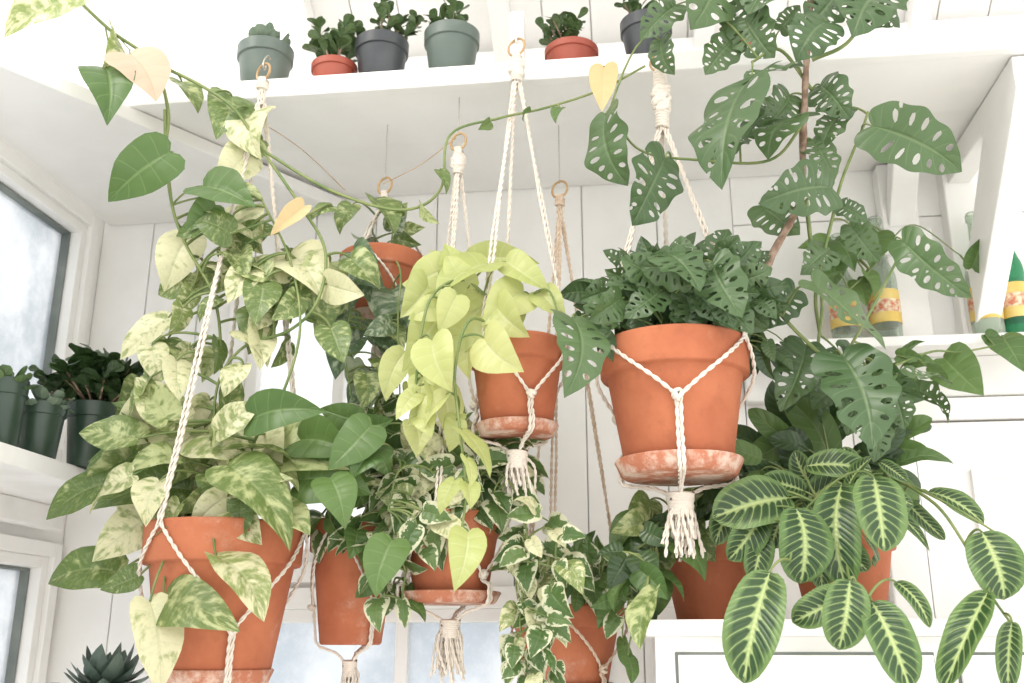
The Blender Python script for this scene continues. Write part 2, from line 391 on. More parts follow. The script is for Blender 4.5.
def hanger(p,ringy,wrap,phase,rr=.0026,n=3,tassel=.07,knotz=.45,hook_z=None,rope=ROPE,ringR=.016,double=True,wraps=1,rigpx=None,fat=1.,cup=None):
    a=Acc(); cx,cy=p['x'],p['y']
    zr=pt(512 if rigpx is None else rigpx,ringy,cy)[2]
    ringmesh(a,(cx,cy,zr),ringR,.0022,1,(.5,1,0))
    if cup:
        zc=zr+.012; a.tube(smooth([(cx,1.4955,zc+.03),(cx,1.485,zc+.03),(cx,1.472,zc+.015),(cx,1.466,zc),(cx,1.474,zc-.004),(cx,1.480,zc+.006)],5),.0018,8,2)
    if hook_z is not None:
        a.tube([(cx,cy,zr+ringR-.004),(cx,cy,hook_z)],.0009,6,2)
        knot(a,(cx,cy,zr+ringR),.002,2)
    zw=zr-ringR; zwb=zw-wrap
    for k in range(6):
        t=np.linspace(0,1,24); ang=k*1.047+t*3.5; q=rr*1.7
        a.rope(np.stack([cx+q*np.cos(ang),cy+q*np.sin(ang),zw+.004-t*(wrap+.004)],1),rr*.95)
    m=int(wrap*.30/(rr*1.7)); t=np.linspace(0,m*6.283,m*14)
    for z_s in ([zw-.004] if wraps==1 else [zw-.004,zwb+wrap*.34]):
        a.tube(np.stack([cx+rr*3.1*np.cos(t),cy+rr*3.1*np.sin(t),z_s-t/6.283*rr*1.7],1),rr*.95,6)
    if wraps==2:
        for k in range(7): knot(a,(cx+rr*1.2*math.cos(k*2.3),cy,zw-wrap*(.33+.05*k)),rr*3.0,0)
    for k in range(5):
        x=(k-2)*rr*1.0
        a.rope([(cx+x,cy-.003,zw-.012),(cx+x*.9,cy-.004,zw+.003),(cx+x*.8,cy,zw+.005),(cx+x*.9,cy+.004,zw+.001),(cx+x,cy+.003,zw-.012)],rr*.9)
    zt=p['zt']; z0=p['z0']; r=p['r']; rb=p['rb']; h=p['h']; zk=z0+h*knotz
    zg=z0-.028
    def body(z): return p['rb0']+(r*.9-p['rb0'])*(z-z0)/h/.74
    def rad(z):
        f=(z-z0)/h
        if f>.74: return r+.004
        b=body(z)
        if z>zk: b=body(zk)+(r-body(zk))*(f-knotz)/(.74-knotz)
        else: b=max(b,rb) if f<.2 else b
        return b+.005
    def cyl(an,z,ex=0.): R=rad(z)+ex; return np.array([cx+R*math.cos(an),cy+R*math.sin(an),z])
    for k in range(n):
        an=math.radians(phase)+k*2*math.pi/n
        for dd in (-1,1):
            off=dd*rr*1.1; da=off/r
            top=np.array([cx+math.cos(an)*rr*2+off*.7,cy+math.sin(an)*rr*2,zwb+.002]); rim=cyl(an+da,zt+.001)
            P=[top]
            for t in np.linspace(.15,1,6)[:-1]:
                q=top+(rim-top)*t; P.append(q+np.array([math.sin(t*9+k+dd*1.3),math.cos(t*7+k),0])*.0015)
            P.append(rim)
            zb=zt-h*.04
            a2=an+dd*math.pi/n; a2o=a2-da
            for t in np.linspace(0,1,10):
                P.append(cyl(an+da+(a2o-an-da)*t,zb+(zk-zb)*t))
            for t in np.linspace(0,1,4)[1:]:
                P.append(cyl(a2o,zk+(z0+h*.14-zk)*t))
            P.append(cyl(a2o,z0+.004)); P.append(cyl(a2o,z0-.003,-.006))
            P.append(np.array([cx+math.cos(a2o)*rb*.45,cy+math.sin(a2o)*rb*.45,z0-.012])); P.append(np.array([cx+math.cos(a2)*rr*2,cy+math.sin(a2)*rr*2,zg]))
            a.rope(P,rr)
        knot(a,cyl(math.radians(phase)+(k+.5)*2*math.pi/n,zk,.002),rr*2.1,0)
    for k in range(6): 
        t=np.linspace(0,6.283*1.3,20); R=rr*(4.4-.12*k)*fat; a.tube(np.stack([cx+R*np.cos(t+k*2),cy+R*np.sin(t+k*2),zg+rr*2-k*rr*1.7-t*rr*.2],1),rr*1.15,6)
    for k in range(34):
        an=rs.rand()*6.283; R=rr*3.2*fat*math.sqrt(rs.rand()); ln=tassel*rs.uniform(.7,1.08); ex=1.2+.9*rs.rand()
        P=[(cx+R*math.cos(an),cy+R*math.sin(an),zg-.002),(cx+R*1.8*math.cos(an)+rs.randn()*.003,cy+R*1.6*math.sin(an),zg-ln*.4),(cx+R*ex*1.3*math.cos(an+.3)+rs.randn()*.005,cy+R*ex*math.sin(an+.3),zg-ln)]
        a.rope(smooth(P,4),rr*.85)
    a.build('macrame_plant_hanger',[rope,BRASS,METAL],p['E'])
    return zg-tassel
# ================================================================ ROOM
WY=1.94; WX=-1.16; ST=CZ+.963; SB=ST-.033; SF=1.5
def planks(a,x0,x1,z0,z1,y=WY,w=.115,vert=True):
    a.box(x0,x1,y+.008,y+.06,z0,z1,1)
    if vert:
        n=max(1,round((x1-x0)/w)); s=(x1-x0)/n
        for i in range(n): a.box(x0+i*s+.001,x0+(i+1)*s-.001,y,y+.012,z0,z1,0)
    else:
        n=max(1,round((z1-z0)/w)); s=(z1-z0)/n
        for i in range(n): a.box(x0,x1,y,y+.012,z0+i*s+.001,z0+(i+1)*s-.001,0)
a=Acc()
X0,X1=-1.16,1.6
UW=(-.80,-.40,CZ+.16,CZ+.74); LW=(-.80,-.10,CZ-1.0,CZ+.07)
planks(a,X0,UW[0],0,CZ+1.25); planks(a,UW[0],UW[1],UW[3],CZ+1.25); planks(a,UW[1],.22,UW[2],CZ+1.25,w=.16)
planks(a,UW[0],.22,LW[3],UW[2]); planks(a,LW[0],LW[1],0,LW[2]); planks(a,LW[1],.22,0,LW[3])
planks(a,.22,X1,CZ+.55,CZ+1.25,w=.14,vert=False); planks(a,.22,X1,0,CZ+.55,w=.20)
a.build('wall_back',[WHITE,GAP],smooth=False,bevel=.0015)
def glassm(name,c1,c2,mixv,sc,sp=.35):
    t=NT(name); o=t.obj(); n=t.ss(t.noise(o,sc,6,.65),.38,.62); n2=t.ss(t.noise(o,45,4,.8),.45,.75)
    col=t.mix(n,c1,c2); col=t.mix(t.M('MULTIPLY',n2,sp),col,(.85,.87,.9))
    d=t.pr(col,.25); tl=t.n('ShaderNodeBsdfTranslucent'); t.put(tl.inputs[0],col)
    tr=t.n('ShaderNodeBsdfTransparent'); m1=t.n('ShaderNodeMixShader'); m1.inputs[0].default_value=.5
    t.t.links.new(d,m1.inputs[1]); t.t.links.new(tl.outputs[0],m1.inputs[2])
    m2=t.n('ShaderNodeMixShader'); m2.inputs[0].default_value=mixv
    t.t.links.new(m1.outputs[0],m2.inputs[1]); t.t.links.new(tr.outputs[0],m2.inputs[2])
    return t.out(m2.outputs[0])
GL=glassm('dirty_glass',(.50,.55,.60),(.76,.79,.83),.26,5)
GL3=glassm('misty_glass',(.56,.62,.68),(.77,.81,.85),.20,4)
GL2=glassm('hazy_glass',(.72,.77,.82),(.88,.90,.92),.4,4)
PC=glassm('clear_roof_panel',(.93,.93,.92),(.95,.95,.94),.6,3)
a=Acc(); g1=(-.6,1.87,CZ+.38,CZ+.87); g2=(-.6,1.89,CZ-.9,CZ+.17)
a.box(WX-.08,WX,-.8,WY+.06,0,g2[2]);a.box(WX-.08,WX,-.8,WY+.06,g2[3],g1[2]);a.box(WX-.08,WX,-.8,WY+.06,g1[3],CZ+1.0)
a.box(WX-.08,WX,g1[1],WY+.06,g1[2],g1[3]);a.box(WX-.08,WX,g2[1],WY+.06,g2[2],g2[3]);a.box(WX-.08,WX,-.8,-.6,g1[2],g1[3]);a.box(WX-.08,WX,-.8,-.6,g2[2],g2[3])
a.build('wall_left',[WHITE],smooth=False)
def window_l(g,mat,name):
    a=Acc(); y0,y1,z0,z1=g
    def fr(i,o,x0,x1,mi):
        a.box(x0,x1,y0+o,y0+i,z0+o,z1-o,mi);a.box(x0,x1,y1-i,y1-o,z0+o,z1-o,mi);a.box(x0,x1,y0+i,y1-i,z0+o,z0+i,mi);a.box(x0,x1,y0+i,y1-i,z1-i,z1-o,mi)
    fr(.0,-.028,WX-.01,WX+.016,0); fr(.022,0.,WX-.05,WX+.006,0); fr(.028,.022,WX-.045,WX-.016,2)
    a.box(WX-.04,WX-.034,y0+.02,y1-.02,z0+.02,z1-.02,1)
    a.build(name,[WHITE,mat,FRAME],smooth=False,bevel=.002)
window_l(g1,GL,'window_1'); window_l(g2,GL,'window_2')
def window_b(g,mat,name,mull=1):
    a=Acc(); x0,x1,z0,z1=g
    def fr(i,o,ya,yb,mi):
        a.box(x0+o,x0+i,ya,yb,z0+o,z1-o,mi);a.box(x1-i,x1-o,ya,yb,z0+o,z1-o,mi);a.box(x0+i,x1-i,ya,yb,z0+o,z0+i,mi);a.box(x0+i,x1-i,ya,yb,z1-i,z1-o,mi)
    fr(0,-.04,WY-.018,WY+.004,0); fr(.025,0,WY-.004,WY+.05,0)
    for k in range(mull):
        c=x0+(x1-x0)*(k+1)/(mull+1); a.box(c-.012,c+.012,WY,WY+.04,z0+.02,z1-.02,0)
    a.box(x0+.02,x1-.02,WY+.02,WY+.026,z0+.02,z1-.02,1)
    a.build(name,[WHITE,mat],smooth=False,bevel=.002)
window_b(UW,GL2,'window_3',1); window_b(LW,GL3,'window_4',1)
a=Acc(); a.box(-1.4,1.7,-1.,2.1,-.02,0); a.build('floor',[m_noise('pale_concrete_floor',(.72,.69,.65),(.8,.77,.72),4,.8)],smooth=False)
a=Acc(); zr0=CZ+1.25; sl=.62
def roofz(y): return zr0+(WY-y)*sl
def roofpanel(x0,x1,y0,y1,mi): a.prism([(y1,roofz(y1)),(y0,roofz(y0)),(y0,roofz(y0)+.008),(y1,roofz(y1)+.008)],0,x0,x1,mi)
roofpanel(-1.2,-.68,-.3,WY+.1,0); roofpanel(-.68,1.6,-.3,.75,0)
nb=22
for i in range(nb):
    u0=-.68+2.28*i/nb; roofpanel(u0+.0015,u0+2.28/nb-.0015,.75,WY+.1,1)
a.prism([(WY+.1,roofz(WY+.1)+.009),(.75,roofz(.75)+.009),(.75,roofz(.75)+.02),(WY+.1,roofz(WY+.1)+.02)],0,-.68,1.6,1)
a.build('ceiling',[PC,WHITE],smooth=False)
for x in (-1.14,-.68,-.25,.18,.62,1.05,1.5):
    a=Acc(); a.prism([(WY+.05,roofz(WY+.05)-.06),(-.3,roofz(-.3)-.06),(-.3,roofz(-.3)-.002),(WY+.05,roofz(WY+.05)-.002)],0,x-.02,x+.02,0); a.build('roof_rafter',[WHITE],smooth=False,bevel=.002)
a=Acc(); a.box(WX,1.6,WY-.05,WY-.001,CZ+1.17,CZ+1.25); a.build('trim_1',[WHITE],smooth=False,bevel=.003)
a=Acc(); a.box(-1.02,1.5,SF,SF+.20,SB,ST); a.box(-1.02,1.5,SF+.202,WY-.002,SB+.006,ST)
a.box(-1.02,1.5,SF-.004,SF+.018,SB-.002,ST+.002)
a.build('plant_shelf',[WHITE],smooth=False,bevel=.0025)
a=Acc(); z=CZ+.90
a.prism([(WX+.017,1.12),(WX+.11,1.22),(-.60,1.925),(-.64,WY-.002),(WX+.017,WY-.002)],2,z,z+.028); a.build('corner_shelf',[WHITE],smooth=False,bevel=.003)
a=Acc(); x=.54; a.box(x-.035,x+.035,WY-.045,WY-.001,CZ+.55,SB-.002); a.prism([(WY-.16,SB-.002),(WY-.10,SB-.002),(WY-.045,SB-.09),(WY-.045,SB-.14)],0,x-.025,x+.025); a.box(x-.05,x+.05,WY-.06,WY-.001,SB-.20,SB-.15)
a.build('shelf_bracket',[WHITE2],smooth=False,bevel=.003)
a=Acc(); x=.66
a.prism([(SF+.02,SB-.003),(SF+.02,SB-.06),(SF+.06,SB-.10),(WY-.04,SB-.40),(WY-.04,SB-.28),(SF+.18,SB-.05),(WY-.04,SB-.05),(WY-.04,SB-.003)],0,x-.022,x+.022)
a.box(x-.03,x+.03,WY-.04,WY-.001,CZ+.55,SB-.003)
a.build('shelf_bracket',[WHITE],smooth=False,bevel=.003)
a=Acc(); a.box(.20,1.55,WY-.11,WY-.001,CZ+.528,CZ+.548); a.box(.22,1.5,WY-.03,WY-.001,CZ+.45,CZ+.528); a.build('bottle_ledge',[WHITE2],smooth=False,bevel=.003)
a=Acc(); x0,x1,z0,z1=.52,1.25,.02,CZ+.40
a.box(x0,x1,WY-.03,WY-.001,z0,z1,0)
for (u0,u1,v0,v1) in ((x0+.09,x0+.34,CZ-.05,z1-.09),(x0+.41,x1-.09,CZ-.05,z1-.09),(x0+.09,x0+.34,.3,CZ-.15),(x0+.41,x1-.09,.3,CZ-.15)):
    for (p,q,s_,t_) in ((u0,u1,v0,v0+.014),(u0,u1,v1-.014,v1),(u0,u0+.014,v0+.0145,v1-.0145),(u1-.014,u1,v0+.0145,v1-.0145)): a.box(p,q,WY-.042,WY-.0301,s_,t_,0)
a.build('door_1',[WHITE],smooth=False)
a=Acc(); a.box(x0-.07,x0-.004,WY-.04,WY-.001,0,z1+.003);a.box(x0-.07,x1+.07,WY-.042,WY-.002,z1+.004,z1+.045); a.build('trim_2',[WHITE],smooth=False,bevel=.003)
CT=CZ+.036
a=Acc(); cx0,cx1,cy0=.02,.78,1.44
a.box(cx0-.012,cx1+.012,cy0-.014,WY-.05,CT-.022,CT,0); a.box(cx0,cx1,cy0,WY-.05,0.0,CT-.022,0)
for i in range(2):
    u0=cx0+.03+i*(cx1-cx0-.03)/2; u1=u0+(cx1-cx0)/2-.05
    a.box(u0-.004,u1+.004,cy0-.0015,cy0+.001,CT-.26,CT-.042,1); a.box(u0,u1,cy0-.014,cy0-.001,CT-.256,CT-.046,0)
    a.box(u0-.004,u1+.004,cy0-.0015,cy0+.001,.1,CT-.28,1); a.box(u0,u1,cy0-.014,cy0-.001,.104,CT-.284,0)
    a.lathe([(.001,-.012),(.01,-.012),(.014,-.004),(.006,.004),(.006,.012)],((u0+u1)/2,cy0-.022,CT-.15),20,1,rot_tilt((1,0,0),90))
a.build('white_cabinet',[WHITE,FRAME],smooth=False,bevel=.002)
LZ=CZ+.292
a=Acc(); a.box(WX+.018,-.93,-.3,1.86,LZ-.03,LZ); a.box(WX+.02,WX+.045,-.3,1.86,LZ-.075,LZ-.03)
a.prism([(WX+.045,LZ-.03),(-.97,LZ-.03),(WX+.045,LZ-.17)],1,.9,.93)
a.build('side_shelf',[WHITE2],smooth=False,bevel=.003)

# ================================================================ HANGING PLANTS
plantset=empty
# monstera pot right
E=plantset('monstera_in_macrame_hanger'); pF=pot(673,346,149,478,1.47,E,saucer=.83)
hanger(pF,62,.115,-150,rr=.0030,tassel=.085,knotz=.50,rigpx=653,wraps=2,fat=1.35,cup=1)
P=Plant('monstera_foliage',1.47,[L_MON],'mon',E,nr=.25); P.crown(pF['c']-np.array([0,0,.02]),.05)
P.vine([(672,335),(735,345),(758,290,1.44),(772,255,1.42),(800,200,1.42),(803,140,1.42),(806,70,1.40),(812,-20,1.38)],.0065,True,.005)
P.vine([(820,335,1.5),(816,290,1.47),(832,220,1.45),(842,180,1.44),(862,130,1.42),(868,112,1.42)],.003)
P.vine([(806,200,1.42),(812,250,1.46),(822,300,1.47),(818,345,1.48)],.0035)
P.vine([(760,290,1.44),(800,335,1.46),(835,360,1.46),(860,330,1.46),(905,245,1.44)],.003)
P.vine([(812,90,1.41),(780,50,1.40),(752,62,1.38)],.003); P.vine([(806,120,1.41),(770,160,1.42),(700,160,1.42),(640,150,1.42),(610,110,1.40)],.0026)
P.vine([(812,60,1.4),(850,40,1.38),(880,-15,1.38)],.0035)
P.vine([(700,320,1.45),(650,300,1.42),(600,310,1.40),(575,320,1.38)],.0028)
P.leaves([
 (606,114,628,186,{'Y':1.38,'w':.9}),(665,158,632,226,{'Y':1.38,'w':1.}),(752,78,722,190,{'Y':1.34,'w':.75}),
 (790,68,742,84,{'Y':1.36,'w':1.}),(826,22,796,62,{'Y':1.35,'w':1.1}),(800,118,768,160,{'Y':1.38,'w':.9}),(832,188,758,204,{'Y':1.38,'w':.75}),
 (872,126,962,172,{'Y':1.38,'w':.72}),(902,240,972,298,{'Y':1.38,'w':.55}),(812,282,886,350,{'Y':1.40,'w':.75}),(842,356,872,450,{'Y':1.40,'w':.75}),
 (866,365,925,400,{'Y':1.48,'w':.8,'mi':0}),(806,345,780,412,{'Y':1.48,'w':.7}),(690,272,640,268,{'Y':1.36,'w':1.05}),(664,252,700,292,{'Y':1.35,'w':.95}),
 (572,318,564,398,{'Y':1.34,'w':.70}),(610,300,596,345,{'Y':1.40,'w':.8}),(712,262,742,318,{'Y':1.36,'w':.8}),
 (840,-10,805,30,{'Y':1.38,'w':1.}),(885,-5,852,38,{'Y':1.38,'w':1.}),(745,18,775,58,{'Y':1.4,'w':.9}),(712,-30,690,30,{'Y':1.40,'w':.9}),(775,-25,748,15,{'Y':1.38,'w':1.}),
 (735,130,712,165,{'Y':1.45}),(760,205,800,235,{'Y':1.44,'w':.9}),(850,225,880,262,{'Y':1.47,'w':.8}),(795,290,760,330,{'Y':1.46,'w':.8}),(852,350,820,385,{'Y':1.48,'w':.9}),(890,385,905,430,{'Y':1.48,'w':.8}),(820,85,850,120,{'Y':1.42,'w':.9}),
 (676,5,640,40,{'Y':1.40,'w':.8}),(845,110,822,150,{'Y':1.42,'w':.8}),
 (735,40,705,75,{'Y':1.42,'w':.9}),(790,95,760,128,{'Y':1.41,'w':.9}),(815,0,850,-5,{'Y':1.39,'w':.9}),(860,5,900,28,{'Y':1.40,'w':.9}),(812,140,835,180,{'Y':1.43,'w':.8}),(730,-10,760,30,{'Y':1.41,'w':.9}),
 (660,40,675,75,{'Y':1.42,'w':.8}),(830,250,800,275,{'Y':1.46,'w':.8}),(838,205,868,222,{'Y':1.45,'w':.8}),(780,30,800,5,{'Y':1.41,'w':.9}),(775,105,742,140,{'Y':1.43,'w':.8})],fold=.2)
P.cluster(690,290,78,26,44,28,50,75,80,.8,Y=1.42,dY=.06,w=(.7,.95)); P.cluster(880,395,40,25,8,36,52,90,60,.4,Y=1.5,w=(.7,.9)); P.done()
P=Plant('philodendron_foliage',1.46,[L_DARK,L_MON],'heart',E,pr=.0013); P.crown(pF['c']-np.array([0,0,.02]),.06)
P.cluster(675,298,80,28,72,24,42,80,90,.8,Y=1.47,dY=.06,w=(.7,1.)); P.cluster(757,335,30,18,20,20,34,40,60,.5,Y=1.5,w=(.6,.9)); P.cluster(592,320,22,24,16,20,34,120,60,.5,Y=1.44,w=(.6,.9)); P.done()
# neon pothos
E=plantset('neon_pothos_in_macrame_hanger'); pD=pot(517,344,97,436,1.47,E,saucer=.84,taper=.70)
hanger(pD,48,.055,-125,rr=.0025,tassel=.06,knotz=.35,rigpx=507,wraps=2,fat=1.3)
P=Plant('neon_pothos_foliage',1.42,[L_LIME],'heart',E,nr=.3); P.crown(pD['c']-np.array([0,0,.015]),.04)
P.vine([(510,335,1.45),(490,300,1.42),(460,280,1.40),(430,300,1.36),(418,360,1.36),(415,420,1.38)],.0026)
P.vine([(500,330,1.42),(470,320,1.36),(455,370,1.35),(460,430,1.34),(466,490,1.34),(460,540,1.34)],.0024)
P.vine([(515,335,1.44),(528,300,1.42),(548,290,1.40),(560,320,1.38)],.002)
P.leaves([(488,264,436,300,{'w':1.1}),(478,292,446,316,{}),(524,292,482,326,{'w':1.}),(446,308,402,372,{'w':.9}),(486,304,452,372,{'w':.85}),
 (484,338,524,372,{'w':1.1,'Y':1.35}),(506,262,550,292,{'w':.8}),(452,268,404,296,{'w':1.}),(405,352,386,402,{'w':.8}),(428,370,424,430,{'w':.7}),
 (462,430,490,478,{'Y':1.33,'w':.95,'dy':-.01}),(468,532,454,592,{'Y':1.33,'w':.8}),(440,384,446,440,{'w':.9}),(470,262,540,264,{'w':.6,'Y':1.5}),(540,292,566,318,{'w':1.}),
 (500,292,522,326,{'w':1.}),(430,282,400,318,{'w':1.}),(474,330,470,380,{'w':.9}),(455,480,440,515,{'w':.9,'Y':1.34}),(432,340,452,392,{'w':1.,'Y':1.33}),(446,395,420,440,{'w':.8,'Y':1.35})],bulge=.12)
P.cluster(465,300,45,26,10,30,48,110,60,.7,dY=.05); P.cluster(420,390,20,36,8,24,40,95,35,.3); P.cluster(462,450,12,40,4,24,34,90,30,.3,Y=1.35); P.done()
# marbled pothos, bottom left
E=plantset('marble_pothos_in_macrame_hanger'); pA=pot(226,526,156,688,1.47,E,saucer=.72,taper=.66)
hanger(pA,72,.05,-115,rr=.0028,tassel=.08,knotz=.35,rigpx=265,wraps=1,cup=1)
P=Plant('marble_pothos_foliage',1.46,[L_MARB,L_PALE,L_MARB],'heart',E,pr=.0021,nr=.31); P.crown(pA['c']-np.array([0,0,.02]),.05)
P.vine([(62,-15,1.40),(110,30,1.40),(152,62,1.41),(168,110,1.42),(166,150,1.42),(172,205,1.43),(186,245,1.43),(215,300,1.44),(222,380,1.45),(225,520,1.46)],.0032)
P.vine([(152,62,1.41),(200,85,1.42),(235,110,1.42),(262,150,1.43),(300,205,1.43),(325,250,1.43),(318,300,1.42),(290,330,1.42),(240,350,1.43),(215,400,1.44),(222,510,1.46)],.003)
P.vine([(230,515,1.45),(255,440,1.42),(280,400,1.4),(300,330,1.4),(290,260,1.42),(262,200,1.43)],.0026)
P.leaves([(80,-2,4,38,{'mi':1,'w':.85,'Y':1.38,'r':.25,'nr':.1,'dy':-.01}),(112,30,98,78,{'mi':1,'Y':1.40,'r':.1}),(182,82,198,114,{'mi':0}),
 (232,96,216,140,{'mi':0}),(252,112,262,160,{'mi':1}),(262,140,236,160,{'mi':0}),(190,236,164,292,{'mi':1,'w':1.}),(248,152,214,188,{'mi':1}),
 (332,206,310,222,{'mi':0}),(168,318,120,360,{'mi':1,'w':.85}),(182,352,152,396,{'mi':0}),(220,215,262,245,{'mi':1,'w':1.1}),(290,254,322,300,{'mi':1}),(330,262,300,310,{'mi':0}),
 (350,258,380,290,{'mi':0}),(316,322,345,290,{'mi':0}),(165,408,112,446,{'mi':1,'w':1.1}),(168,420,170,478,{'mi':1}),(245,430,282,500,{'mi':1}),
 (122,480,46,520,{'mi':0,'tp':'long','w':1.1}),(190,490,92,510,{'mi':0,'tp':'long','r':.1,'w':.8}),(158,512,92,562,{'mi':1,'w':.9}),(205,428,256,470,{'mi':1}),
 (228,465,290,552,{'mi':0,'tp':'long','Y':1.37,'w':.95,'dy':-.01}),(216,556,264,622,{'mi':1,'Y':1.34,'tp':'long','w':1.1}),(165,598,240,632,{'mi':0,'Y':1.36,'tp':'long','w':.95}),(150,602,160,694,{'mi':1,'Y':1.34,'w':.75}),
 (118,572,48,584,{'mi':0,'w':.9}),(275,440,350,470,{'mi':0}),(230,512,262,545,{'mi':1,'Y':1.38}),
 (150,470,120,520,{'mi':1}),(180,505,150,540,{'mi':1,'Y':1.38}),(140,575,100,590,{'mi':0,'Y':1.4}),(180,440,140,482,{'mi':1}),(210,400,170,430,{'mi':1})])
P.cluster(195,450,82,40,30,42,68,120,80,.75,dY=.08,w=(.8,1.)); P.cluster(240,310,58,78,26,28,46,95,60,.45,dY=.06); P.cluster(215,225,35,60,10,26,42,100,60,.4,dY=.05)
P.cluster(155,360,28,36,5,32,46,120,50,.4); P.cluster(245,495,50,18,8,36,54,90,60,.6,Y=1.42); P.cluster(300,310,36,45,10,28,44,100,60,.5)
P.done()
P=Plant('green_pothos_foliage',1.42,[L_GRN],'heart',E,nr=.15)
P.vine([(165,110,1.42),(166,150,1.42),(172,205,1.43)],.0028); P.vine([(105,25,1.40),(112,62,1.40)],.0015)
P.leaves([(106,68,107,126,{'Y':1.39,'w':.8}),(170,152,108,202,{'Y':1.38,'w':.9}),(203,186,256,208,{'Y':1.40,'w':.8}),(372,425,328,470,{'Y':1.40}),(330,478,345,530,{'Y':1.38,'w':.95}),
 (392,540,376,598,{'Y':1.33,'w':.95}),(300,480,372,495,{'Y':1.42,'w':1.}),(215,205,185,232,{}),(380,445,350,480,{'Y':1.42}),(250,420,325,412,{'Y':1.38,'tp':'long','w':.9}),(300,440,355,455,{'Y':1.44,'w':.9})],mx=.12); P.done()
P=Plant('withered_leaves',1.40,[L_PEACH,L_YEL],'heart',E,nr=.1); P.vine([(112,30,1.40),(130,50,1.40)],.0014); P.vine([(600,92,1.42),(604,70,1.42)],.0014)
P.leaves([(130,54,156,102,{'mi':0,'w':1.1,'dy':-.005,'Y':1.385}),(304,206,270,236,{'mi':1,'Y':1.42,'w':.6}),(604,66,602,112,{'mi':1,'w':.6,'Y':1.42})],mx=.05); P.done()
# satin pothos small pot high
E=plantset('satin_pothos_in_macrame_hanger'); pB=pot(382,258,84,326,1.62,E,saucer=.8,taper=.7)
tb=hanger(pB,186,.02,-100,rr=.0022,tassel=.05,knotz=.3,rigpx=383,hook_z=SB-.001)
P=Plant('satin_pothos_foliage',1.56,[L_SATIN,L_MARB],'heart',E); P.crown(pB['c']-np.array([0,0,.01]),.03)
P.vine([(382,250,1.62),(360,262,1.56),(352,300,1.52),(345,350,1.5),(352,400,1.5)],.0024); P.vine([(382,250,1.62),(372,225,1.6),(392,200,1.6)],.002); P.vine([(385,250,1.62),(400,270,1.54),(398,320,1.5),(400,400,1.48)],.002)
P.leaves([(392,290,400,345,{'w':1.1,'mi':0}),(352,252,384,288,{'w':1.1,'mi':0,'Y':1.5}),(348,300,318,320,{'mi':0}),(356,340,335,380,{'mi':0}),(375,200,395,235,{'mi':1}),(352,205,340,235,{'mi':1}),(405,215,385,230,{'mi':1}),(378,330,352,330,{'mi':0})])
P.cluster(375,350,28,36,15,28,42,90,50,.4,dY=.06,Y=1.54); P.cluster(382,232,26,10,5,22,34,-60,60,.5,Y=1.6,dY=.04); P.cluster(345,285,20,26,6,30,42,90,60,.4); P.done()
# two-tier below it
E=plantset('variegated_pothos_in_macrame_hanger'); pG=pot(356,522,90,645,1.60,E,taper=.66)
hanger(pG,380,.02,-100,rr=.0022,tassel=.06,knotz=.3,rigpx=366,hook_z=tb+.004)
P=Plant('variegated_pothos_foliage',1.54,[L_MARG,L_MARG,L_GRN],'heart',E); P.crown(pG['c']-np.array([0,0,.01]),.03)
P.vine([(350,520,1.6),(340,480,1.54),(372,430,1.5)],.002); P.vine([(360,520,1.6),(385,480,1.54),(410,520,1.5),(402,600,1.48)],.002)
P.cluster(370,450,54,44,42,24,42,95,70,.5,dY=.07); P.cluster(392,560,28,60,28,22,36,90,50,.4,Y=1.5,dY=.06); P.cluster(345,522,30,14,9,24,40,90,60,.4,Y=1.52); P.done()
# njoy pothos centre bottom
E=plantset('njoy_pothos_in_macrame_hanger'); pE=pot(452,515,102,604,1.54,E,saucer=.97,taper=.70)
hanger(pE,142,.05,-95,rr=.0024,tassel=.085,knotz=.3,rigpx=458,hook_z=SB-.001,wraps=2,rope=ROPE,fat=1.3)
P=Plant('njoy_pothos_foliage',1.50,[L_MARG,L_MARG,L_PALE],'heart',E,pr=.0014); P.crown(pE['c']-np.array([0,0,.01]),.04)
P.vine([(450,505,1.52),(430,470,1.46),(400,470,1.44),(388,510,1.42)],.002); P.vine([(455,505,1.52),(490,470,1.48),(520,500,1.46),(528,560,1.45),(520,620,1.45),(530,680,1.45)],.002); P.vine([(520,560,1.45),(560,570,1.45),(588,600,1.45)],.0016)
P.cluster(445,478,74,38,78,26,44,95,75,.6,dY=.05,w=(.9,1.15)); P.cluster(538,565,34,58,46,20,36,95,60,.4,dY=.05,Y=1.46,w=(.9,1.15)); P.cluster(425,520,32,28,20,24,38,90,50,.5,Y=1.46); P.cluster(535,645,28,36,22,20,32,90,50,.3,Y=1.44,dY=.04)
P.cluster(505,490,30,20,16,22,34,90,60,.4,Y=1.54,dY=.02); P.cluster(480,440,50,20,12,26,40,60,80,.6,Y=1.52,dY=.03); P.done()
# behind right lower
E=plantset('peperomia_in_macrame_hanger'); pH=pot(566,606,114,696,1.66,E,saucer=.8)
hanger(pH,190,.05,-100,rr=.0024,tassel=.06,knotz=.3,rigpx=550,hook_z=SB-.001,rope=ROPE2)
P=Plant('peperomia_foliage',1.60,[L_MARG,L_GRN],'heart',E,pr=.0014); P.crown(pH['c']-np.array([0,0,.01]),.05); P.vine([(566,600,1.64),(590,560,1.58),(625,570,1.54),(636,630,1.46)],.002)
P.cluster(582,580,55,20,38,22,36,80,80,.6,dY=.05); P.cluster(626,610,14,50,10,24,38,90,50,.4,Y=1.50,dY=.03); P.done()
